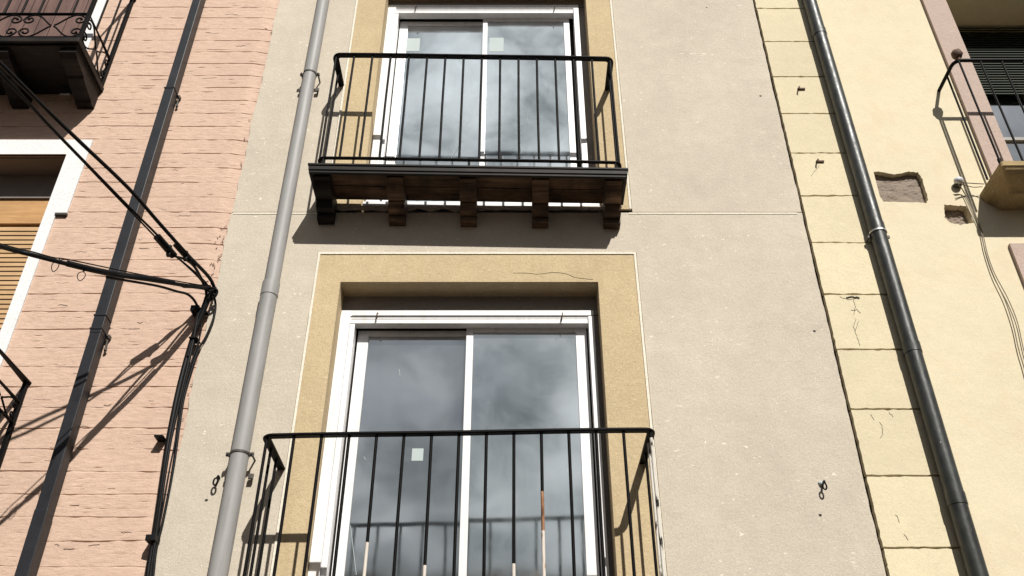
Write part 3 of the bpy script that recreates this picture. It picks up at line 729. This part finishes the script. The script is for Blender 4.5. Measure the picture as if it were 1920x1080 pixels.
# pair crossing towards upper left
def cable(name, pts, r, label, group=None, m='cable', k=8, cat='cable'):
    return tag(MB().tube(smooth_path(pts[:-1], k)+[pts[-1]], r, 8).build(name, M[m]), label, cat, group)
GC = 'cables strung from the corner of the cream house'
c1 = [P(405,548,.06), P(392,520,.16), P(352,478,.40), P(300,420,.60), P(240,352,.80), P(150,266,1.05), P(90,208,1.22), P(0,118,1.50), P(-300,-180,2.2), Vector((-6.2,-7.95,5.9))]
c2 = [P(400,552,.06), P(378,522,.16), P(318,470,.40), P(296,442,.50), P(240,386,.74), P(150,294,1.02), P(90,232,1.19), P(0,136,1.48), P(-300,-165,2.2), Vector((-6.4,-7.95,5.8))]
c3 = [P(398,556,.06), P(372,520,.17), P(325,476,.39), P(300,453,.48), P(240,391,.73), P(150,297,1.01), P(90,235,1.18), P(0,140,1.47), P(-300,-160,2.2), Vector((-6.4,-7.95,5.6))]
k1 = cable('cable', c1, .0100, 'thick black cable rising to the upper left, upper of the slanting pair', GC)
k2 = cable('cable', c2, .0062, 'thin black cable rising to the upper left, under the thick slanting one', GC)
k3 = cable('cable', c3, .0046, 'thinnest black cable hugging the underside of the slanting pair', GC)
def along(pa, pb, r, n=10, waist=.85):
    return MB().sweep([pa, pa+(pb-pa)*.06, pa+(pb-pa)*.5, pa+(pb-pa)*.94, pb], [(r*math.cos(2*math.pi*k/n), r*math.sin(2*math.pi*k/n)*.8) for k in range(n)], smooth=True)
def dead_end(a, b, r, label):
    root = thing('cable_clamp', label, 'cable clamp', b, 'anchor clamps on the slanting cables')
    along(a, b, r).build('body', M['cable'], root)
    d = (b-a); s = a+d*.75
    MB().ball(s+Vector((.0,-.01,r)), r*.55, 1, 8, 6).build('bolt', M['cable'], root)
    MB().box(*sorted((s.x-.012, s.x+.012)), s.y-.012, s.y+.012, s.z-r*1.5, s.z-r*.5, .003).build('wedge', M['cable'], root)
dead_end(P(294,443,.50), P(326,480,.365), .023, 'black anchor clamp on the thin slanting cable, left of the other clamp')
dead_end(P(329,457,.47), P(356,488,.37), .019, 'black anchor clamp on the thick slanting cable, nearest the wall')
# near-horizontal bundle
b1 = [P(396,542,.09), P(340,534,.30), P(280,524,.48), P(200,513,.68), P(130,496,.85), P(60,478,1.0), P(0,462,1.14), P(-300,375,1.9), Vector((-6.5,-7.95,4.7))]
kb = cable('cable', b1, .0115, 'thick black cable running level to the left edge', GC)
b2 = [P(396,538,.10), P(320,525,.35), P(250,512,.55), P(130,487,.84), P(100,483,.9), P(60,472,1.0), P(0,457,1.13), P(-300,368,1.9), Vector((-6.5,-7.95,4.8))]
cable('cable', b2, .0035, 'thin black messenger wire lying along the level cable', GC)
wr = MB().tube(smooth_path([P(325,530,.35), P(280,523,.48), P(230,516,.60), P(180,507,.74), P(126,494,.86)], 6), .0165, 8)
tag(wr.build('cable_sleeve', M['cable']), 'black spiral wrapped sleeve around the level cable, crossing the square drainpipe', 'cable sleeve')
sl2 = along(P(392,538,.10), P(345,536,.26), .015); tag(sl2.build('cable_clamp', M['cable']), 'small black clamp at the wall end of the level cable', 'cable clamp')
for (px, py, o, w_, h_, lab) in ((103,500,.89,11,18,'thin wire loop hanging from the level cable, left one'), (152,518,.79,13,16,'thin wire loop hanging from the level cable, right one by the drainpipe')):
    a = P(px, py, o); s = .0026
    pts = []
    for k in range(15):
        t = 2*math.pi*k/14
        pts.append(Vector((a.x+w_*s*.5*math.sin(t)*(1+.3*math.cos(t)), a.y+.004*math.sin(t), a.z+h_*s*.8*math.cos(t)*.8)))
    pts = [a+Vector((.012,0,.050))]+pts+[a+Vector((.03,0,.044))]
    tag(MB().tube(pts, .0022, 6).build('wire_loop', M['iron']), lab, 'wire loop', 'wire loops on the level cable')
# down the party wall
d1 = [P(396,548,.08), P(385,575,.06), P(368,615,.04), P(352,665,.03), P(334,735,.03), P(318,815,.03), P(308,880,.03), P(298,950,.03), P(290,1003,.03), P(280,1060,.03), P(262,1160,.03), Vector((-1.80,-.03,2.0)), Vector((-1.79,-.03,0.3))]
cable('cable', d1, .0155, 'thickest black cable running down the edge of the pink brick', GC)
d2 = [P(200,520,.66), P(290,535,.38), P(330,546,.25), P(352,552,.16), P(366,566,.08), P(371,584,.05), P(366,620,.05), P(356,668,.05), P(340,735,.05), P(322,815,.048), P(311,880,.048), P(295,985,.046), P(284,1060,.045), P(266,1160,.045), Vector((-1.79,-.045,2.0)), Vector((-1.78,-.045,.3))]
cable('cable', d2, .0075, 'black cable curling off the level clamp and down beside the thick one', GC)
d3 = [P(398,546,.07), P(404,570,.03), P(400,598,.02), P(386,632,.015), P(372,655,.015), P(360,690,.015), P(346,740,.015), P(336,800,.015), P(330,845,.015), P(321,900,.015), P(306,975,.015), P(293,1030,.018), P(272,1160,.02), Vector((-1.765,-.02,2.0)), Vector((-1.765,-.02,.3))]
cable('cable', d3, .0068, 'slim black cable bowing out over the cream render edge', GC)
d4 = [P(404,542,.06), P(396,556,.05), P(380,574,.05), P(374,590,.045), P(378,612,.03), P(372,640,.028), P(352,700,.03), P(338,765,.028), P(331,815,.02), P(318,880,.02), P(304,960,.02), P(292,1020,.02), P(270,1160,.02), Vector((-1.775,-.02,2.0)), Vector((-1.775,-.02,.3))]
cable('cable', d4, .0042, 'thin black cable threading between the thick one and the cream render', GC)
d5 = [P(356,488,.36), P(368,505,.28), P(378,524,.18), P(386,545,.09), P(388,560,.06)]
cable('cable', d5, .008, 'short black cable tail from the slanting clamps to the wall hook', GC)
d6 = [P(326,480,.36), P(346,486,.30), P(364,500,.24), P(376,522,.15), P(388,540,.09), P(384,562,.06), P(370,600,.05), P(352,668,.045)]
cable('cable', d6, .0065, 'black cable looping under the two anchor clamps and turning down the brick edge', GC)
d7 = [P(340,536,.28), P(372,538,.18), P(398,540,.10), P(407,545,.08), P(403,556,.07), P(388,568,.06), P(372,588,.055), P(362,640,.05)]
cable('cable', d7, .0075, 'black cable bent round the wall hook between the level clamp and the square clip', GC)
hk = thing('wall_hook', 'iron wall hook where all black cables meet on the brick edge', 'hook', P(402,542,0))
mb = MB().tube([P(404,540,0), P(402,541,.06), P(398,545,.115), P(392,546,.12)], .008, 8); mb.build('shank', M['iron'], hk)

for n_, (px, py, wd, hh) in enumerate(((370, 583, .030, .035), (378, 584, .05, .009), (367, 638, .03, .009), (289, 1012, .032, .030), (303, 822, .03, .010))):
    q = P(px, py, .03)
    tag(MB().box(q.x-wd, q.x+wd*.6, -.066, .004, q.z-hh/2, q.z+hh/2, .003).build('cable_clip', M['cable']),
        ('square black clip just under the wall hook, gripping the bundle', 'thin strap reaching right from the square clip to the slim cable', 'second strap down the cable bundle, beside the shadow', 'blocky clip at the foot of the cable bundle', 'thin strap halfway down the cable bundle')[n_], 'cable clip', 'clips on the cable bundle')
# right hand thin cables below the stone balcony
ins = P(1797, 339, .032)
it = thing('insulator', 'round white ceramic insulator beside the stone balcony', 'insulator', ins)
MB().ball(ins, .030, .85, 14, 9).build('knob', M['ceramic'], it)
MB().ball(ins+Vector((.0,.022,-.016)), .027, .7, 14, 9).tube([ins, ins+Vector((0,.05,0))], .010, 8).build('base', M['rub'], it)
tag(MB().tube(smooth_path([P(1801,342,.07), P(1812,343,.06), P(1828,344,.05), P(1845,345,.06)], 4), .003, 6).tube(smooth_path([P(1801,345,.07), P(1812,348,.05), P(1826,351,.04), P(1842,350,.04)], 4), .0025, 6).build('tie_wire', M['rust']), 'short rusty tie wires from the insulator to the stone balcony', 'wire')
e1 = [P(1795,343,.05), P(1806,358,.02), P(1822,390,.02), P(1838,430,.015), P(1847,470,.015), P(1862,515,.015), P(1884,562,.015), P(1900,610,.015), P(1910,655,.015), P(1924,705,.015), P(1960,860,.015), P(2010,1090,.015)]
e2 = [P(1797,345,.05), P(1809,362,.012), P(1826,396,.012), P(1842,436,.012), P(1851,474,.012), P(1865,513,.012), P(1889,558,.012), P(1907,602,.012), P(1918,650,.012), P(1932,705,.012), P(1966,860,.012), P(2014,1090,.012)]
tag(MB().tube(smooth_path(e1, 5), .0032, 6).build('thin_cable', M['grey_cable']), 'thin drooping cable down the yellow wall, left of the two strands', 'cable', 'thin cables on the yellow wall')
tag(MB().tube(smooth_path(e2, 5), .0028, 6).build('thin_cable', M['grey_cable']), 'thin drooping cable down the yellow wall, right of the two strands', 'cable', 'thin cables on the yellow wall')
# ================================================================== SMALL IRONS AND HOLES
def bracket(px, py, label):
    a = P(px, py, 0)
    root = thing('iron_spike', label, 'iron spike', a, 'iron spikes in the yellow blocks')
    MB().box(a.x-.022, a.x+.030, -.012, .0, a.z-.006, a.z+.007, .002).build('arm', M['rust'], root)
    MB().tube([(a.x-.016, -.004, a.z), (a.x-.018, -.034, a.z-.006), (a.x-.020, -.03, a.z-.022)], .0055, 6).build('tip', M['rust'], root)
bracket(1501, 168, 'small bent iron spike in the yellow blocks, upper one'); bracket(1536, 304, 'small bent iron spike in the yellow blocks, lower one')
def hole(px, py, label, r=.0085, x=None):
    a = P(px, py, 0); pts = [(a.x+r*math.cos(t)*(1+.2*math.sin(3*t)), -.0007, a.z+r*.8*math.sin(t)) for t in [k*math.pi/6 for k in range(12)]]
    back = [(x_, .0, z_) for x_, y_, z_ in pts]
    mb = MB(); n = 12
    mb.add(pts+back, [tuple(range(n))]+[(i, (i+1) % n, n+(i+1) % n, n+i) for i in range(n)])
    tag(mb.build('hole_disc', M['dark_gap']), label, 'hole disc', 'dark hole discs in the cream render')  # flat dark disc painted as the shade inside a hole
hole(1325, 14, 'small dark disc for a hole, high on the cream wall near the top edge', .006)
hole(1426, 180, 'small dark disc for a hole, beside the upper yellow blocks'); hole(1527, 621, 'small dark disc for a hole, right of the lower window, near the yellow blocks')
hole(1538, 966, 'small dark disc for a hole, under the eye hook', .0085); hole(387, 938, 'small dark disc for a hole, left of the grey drainpipe', .0085)
def eye_hook(px, py, label, s=1, white=True):
    a = P(px, py, 0); root = thing('eye_hook', label, 'hook', a, 'eye hooks in the cream render')
    mb = MB().tube([(a.x, .0, a.z+.018*s), (a.x+.002, -.03, a.z+.016*s), (a.x, -.036, a.z+.004)], .006*s, 6)
    pts = [(a.x-.004+.010*s*math.cos(t), -.036, a.z-.014*s+.018*s*math.sin(t)) for t in [k*math.pi/6 for k in range(13)]]
    mb.tube(pts, .0045*s, 6); mb.build('eye', M['iron'], root)
    if white: MB().ball((a.x-.006, -.002, a.z+.014), .016, .9, 8, 5, .2).build('filler', M['paper'], root)
eye_hook(1543, 912, 'black eye hook with white filler on the right of the cream wall')
eye_hook(410, 903, 'black eye hook just left of the grey drainpipe lug', 1.1, False)
# weather cracks and chipped paint
for pts in (((1601,560), (1604,576), (1600,590)), ((1596,582), (1606,580), (1614,588)), ((1604,598), (1600,612), (1606,628), (1612,648)), ((1609,602), (1604,622)), ((1575,556), (1590,562), (1610,560)), ((1632,776), (1640,786)), ((1650,790), (1656,806), (1652,820)), ((1668,774), (1676,782)), ((1536,310), (1520,330)), ((1680,966), (1686,980)), ((1696,1000), (1702,1014))):
    crack(yel_h, pts, .0011)
crack(yel_h, ((1587,558), (1600,557.5), (1611,559)), .006, .0, 'dark_gap', 'chip')
for k in range(46):
    y = random.uniform(425, 560) if k < 22 else random.uniform(660, 860) if k < 34 else random.uniform(20, 1050)
    bx = 960-(.39*(1430-.5765*(540-y)))-random.uniform(3, 22)
    a = random.uniform(-.7, 2.2); l = random.uniform(3, 9)
    crack(pink_h, ((bx, y), (bx+l*math.cos(a), y+l*math.sin(a))), .0018, -.005, 'rust', 'paint_chip', .003)
for k in range(90):
    x = random.uniform(60, 480); y = random.uniform(20, 1060)
    if x > 500-.222*y-30 or x < 230-.36*y+20 and y < 680: continue
    l = random.uniform(6, 26)
    crack(pink_h, ((x, y), (x+l*.5, y+random.uniform(-1.5, 1.5)), (x+l, y+random.uniform(-2, 2))), random.uniform(.0009, .0016), random.uniform(0, .001), 'rust', 'paint_chip', .0025)
# ================================================================== CAMERA, SKY, SUN
cam = bpy.data.cameras.new('camera'); co = bpy.data.objects.new('camera', cam); C.objects.link(co)
co.location = (0, -DW, CZ); co.rotation_euler = (math.pi/2+TH, 0, 0)
cam.sensor_width = 36; cam.lens = 36*F/1920; cam.clip_start = .05; cam.clip_end = 2000
bpy.context.scene.camera = co
sd = Vector((.36, -1, 1.0)).normalized()          # towards the sun
el = math.asin(sd.z); az = math.atan2(sd.x, sd.y)
su = bpy.data.lights.new('sun', 'SUN'); su.energy = 5.0; su.angle = math.radians(.5); su.color = (1, .965, .90)
so_ = bpy.data.objects.new('sun', su); C.objects.link(so_); so_.rotation_euler = sd.to_track_quat('Z', 'Y').to_euler(); so_.location = (3, -8, 12)
wd = bpy.data.worlds.new('World'); bpy.context.scene.world = wd; wd.use_nodes = True; nt = wd.node_tree
bg = nt.nodes['Background']; sky = N(nt, 'ShaderNodeTexSky', sky_type='NISHITA', sun_disc=False)
sky.sun_elevation = el; sky.sun_rotation = az; sky.air_density = 1; sky.dust_density = 1
tc = N(nt, 'ShaderNodeTexCoord'); mp = N(nt, 'ShaderNodeMapping'); mp.inputs['Scale'].default_value = (1, 1, 1.8); mp.inputs['Location'].default_value = (.4, .2, .1)
nt.links.new(tc.outputs['Generated'], mp.inputs['Vector'])
n1 = noise_n(nt, mp.outputs['Vector'], 3.4, 8, .55, .3)
n2 = noise_n(nt, mp.outputs['Vector'], 8, 8, .66, .6)
dt = N(nt, 'ShaderNodeVectorMath', operation='DOT_PRODUCT'); nt.links.new(tc.outputs['Generated'], dt.inputs[0]); dt.inputs[1].default_value = Vector((.03, -.80, .60)).normalized()
bank = ramp(nt, dt.outputs['Value'], [(.80, (0,0,0)), (.95, (1,1,1))])  # bright cloud bank added where the panes mirror the sky
cl = mixc(nt, bank, ramp(nt, n1, [(.48, (0,0,0)), (.62, (.8,.8,.8))]), ramp(nt, n1, [(.28, (.25,.25,.25)), (.46, (1,1,1))]))
cc = mixc(nt, bank, (1.2,1.3,1.4), ramp(nt, n2, [(.36, (2.2,2.7,3.1)), (.48, (7.6,8.4,8.8)), (.58, (17,18.2,18.8))]))
c = mixc(nt, cl, sky.outputs[0], cc)
nt.links.new(c, bg.inputs['Color']); bg.inputs['Strength'].default_value = .05
vs = bpy.context.scene.view_settings; vs.view_transform = 'Standard'; vs.look = 'None'; vs.exposure = .2; vs.gamma = 1
bpy.context.scene.cycles.max_bounces = 8
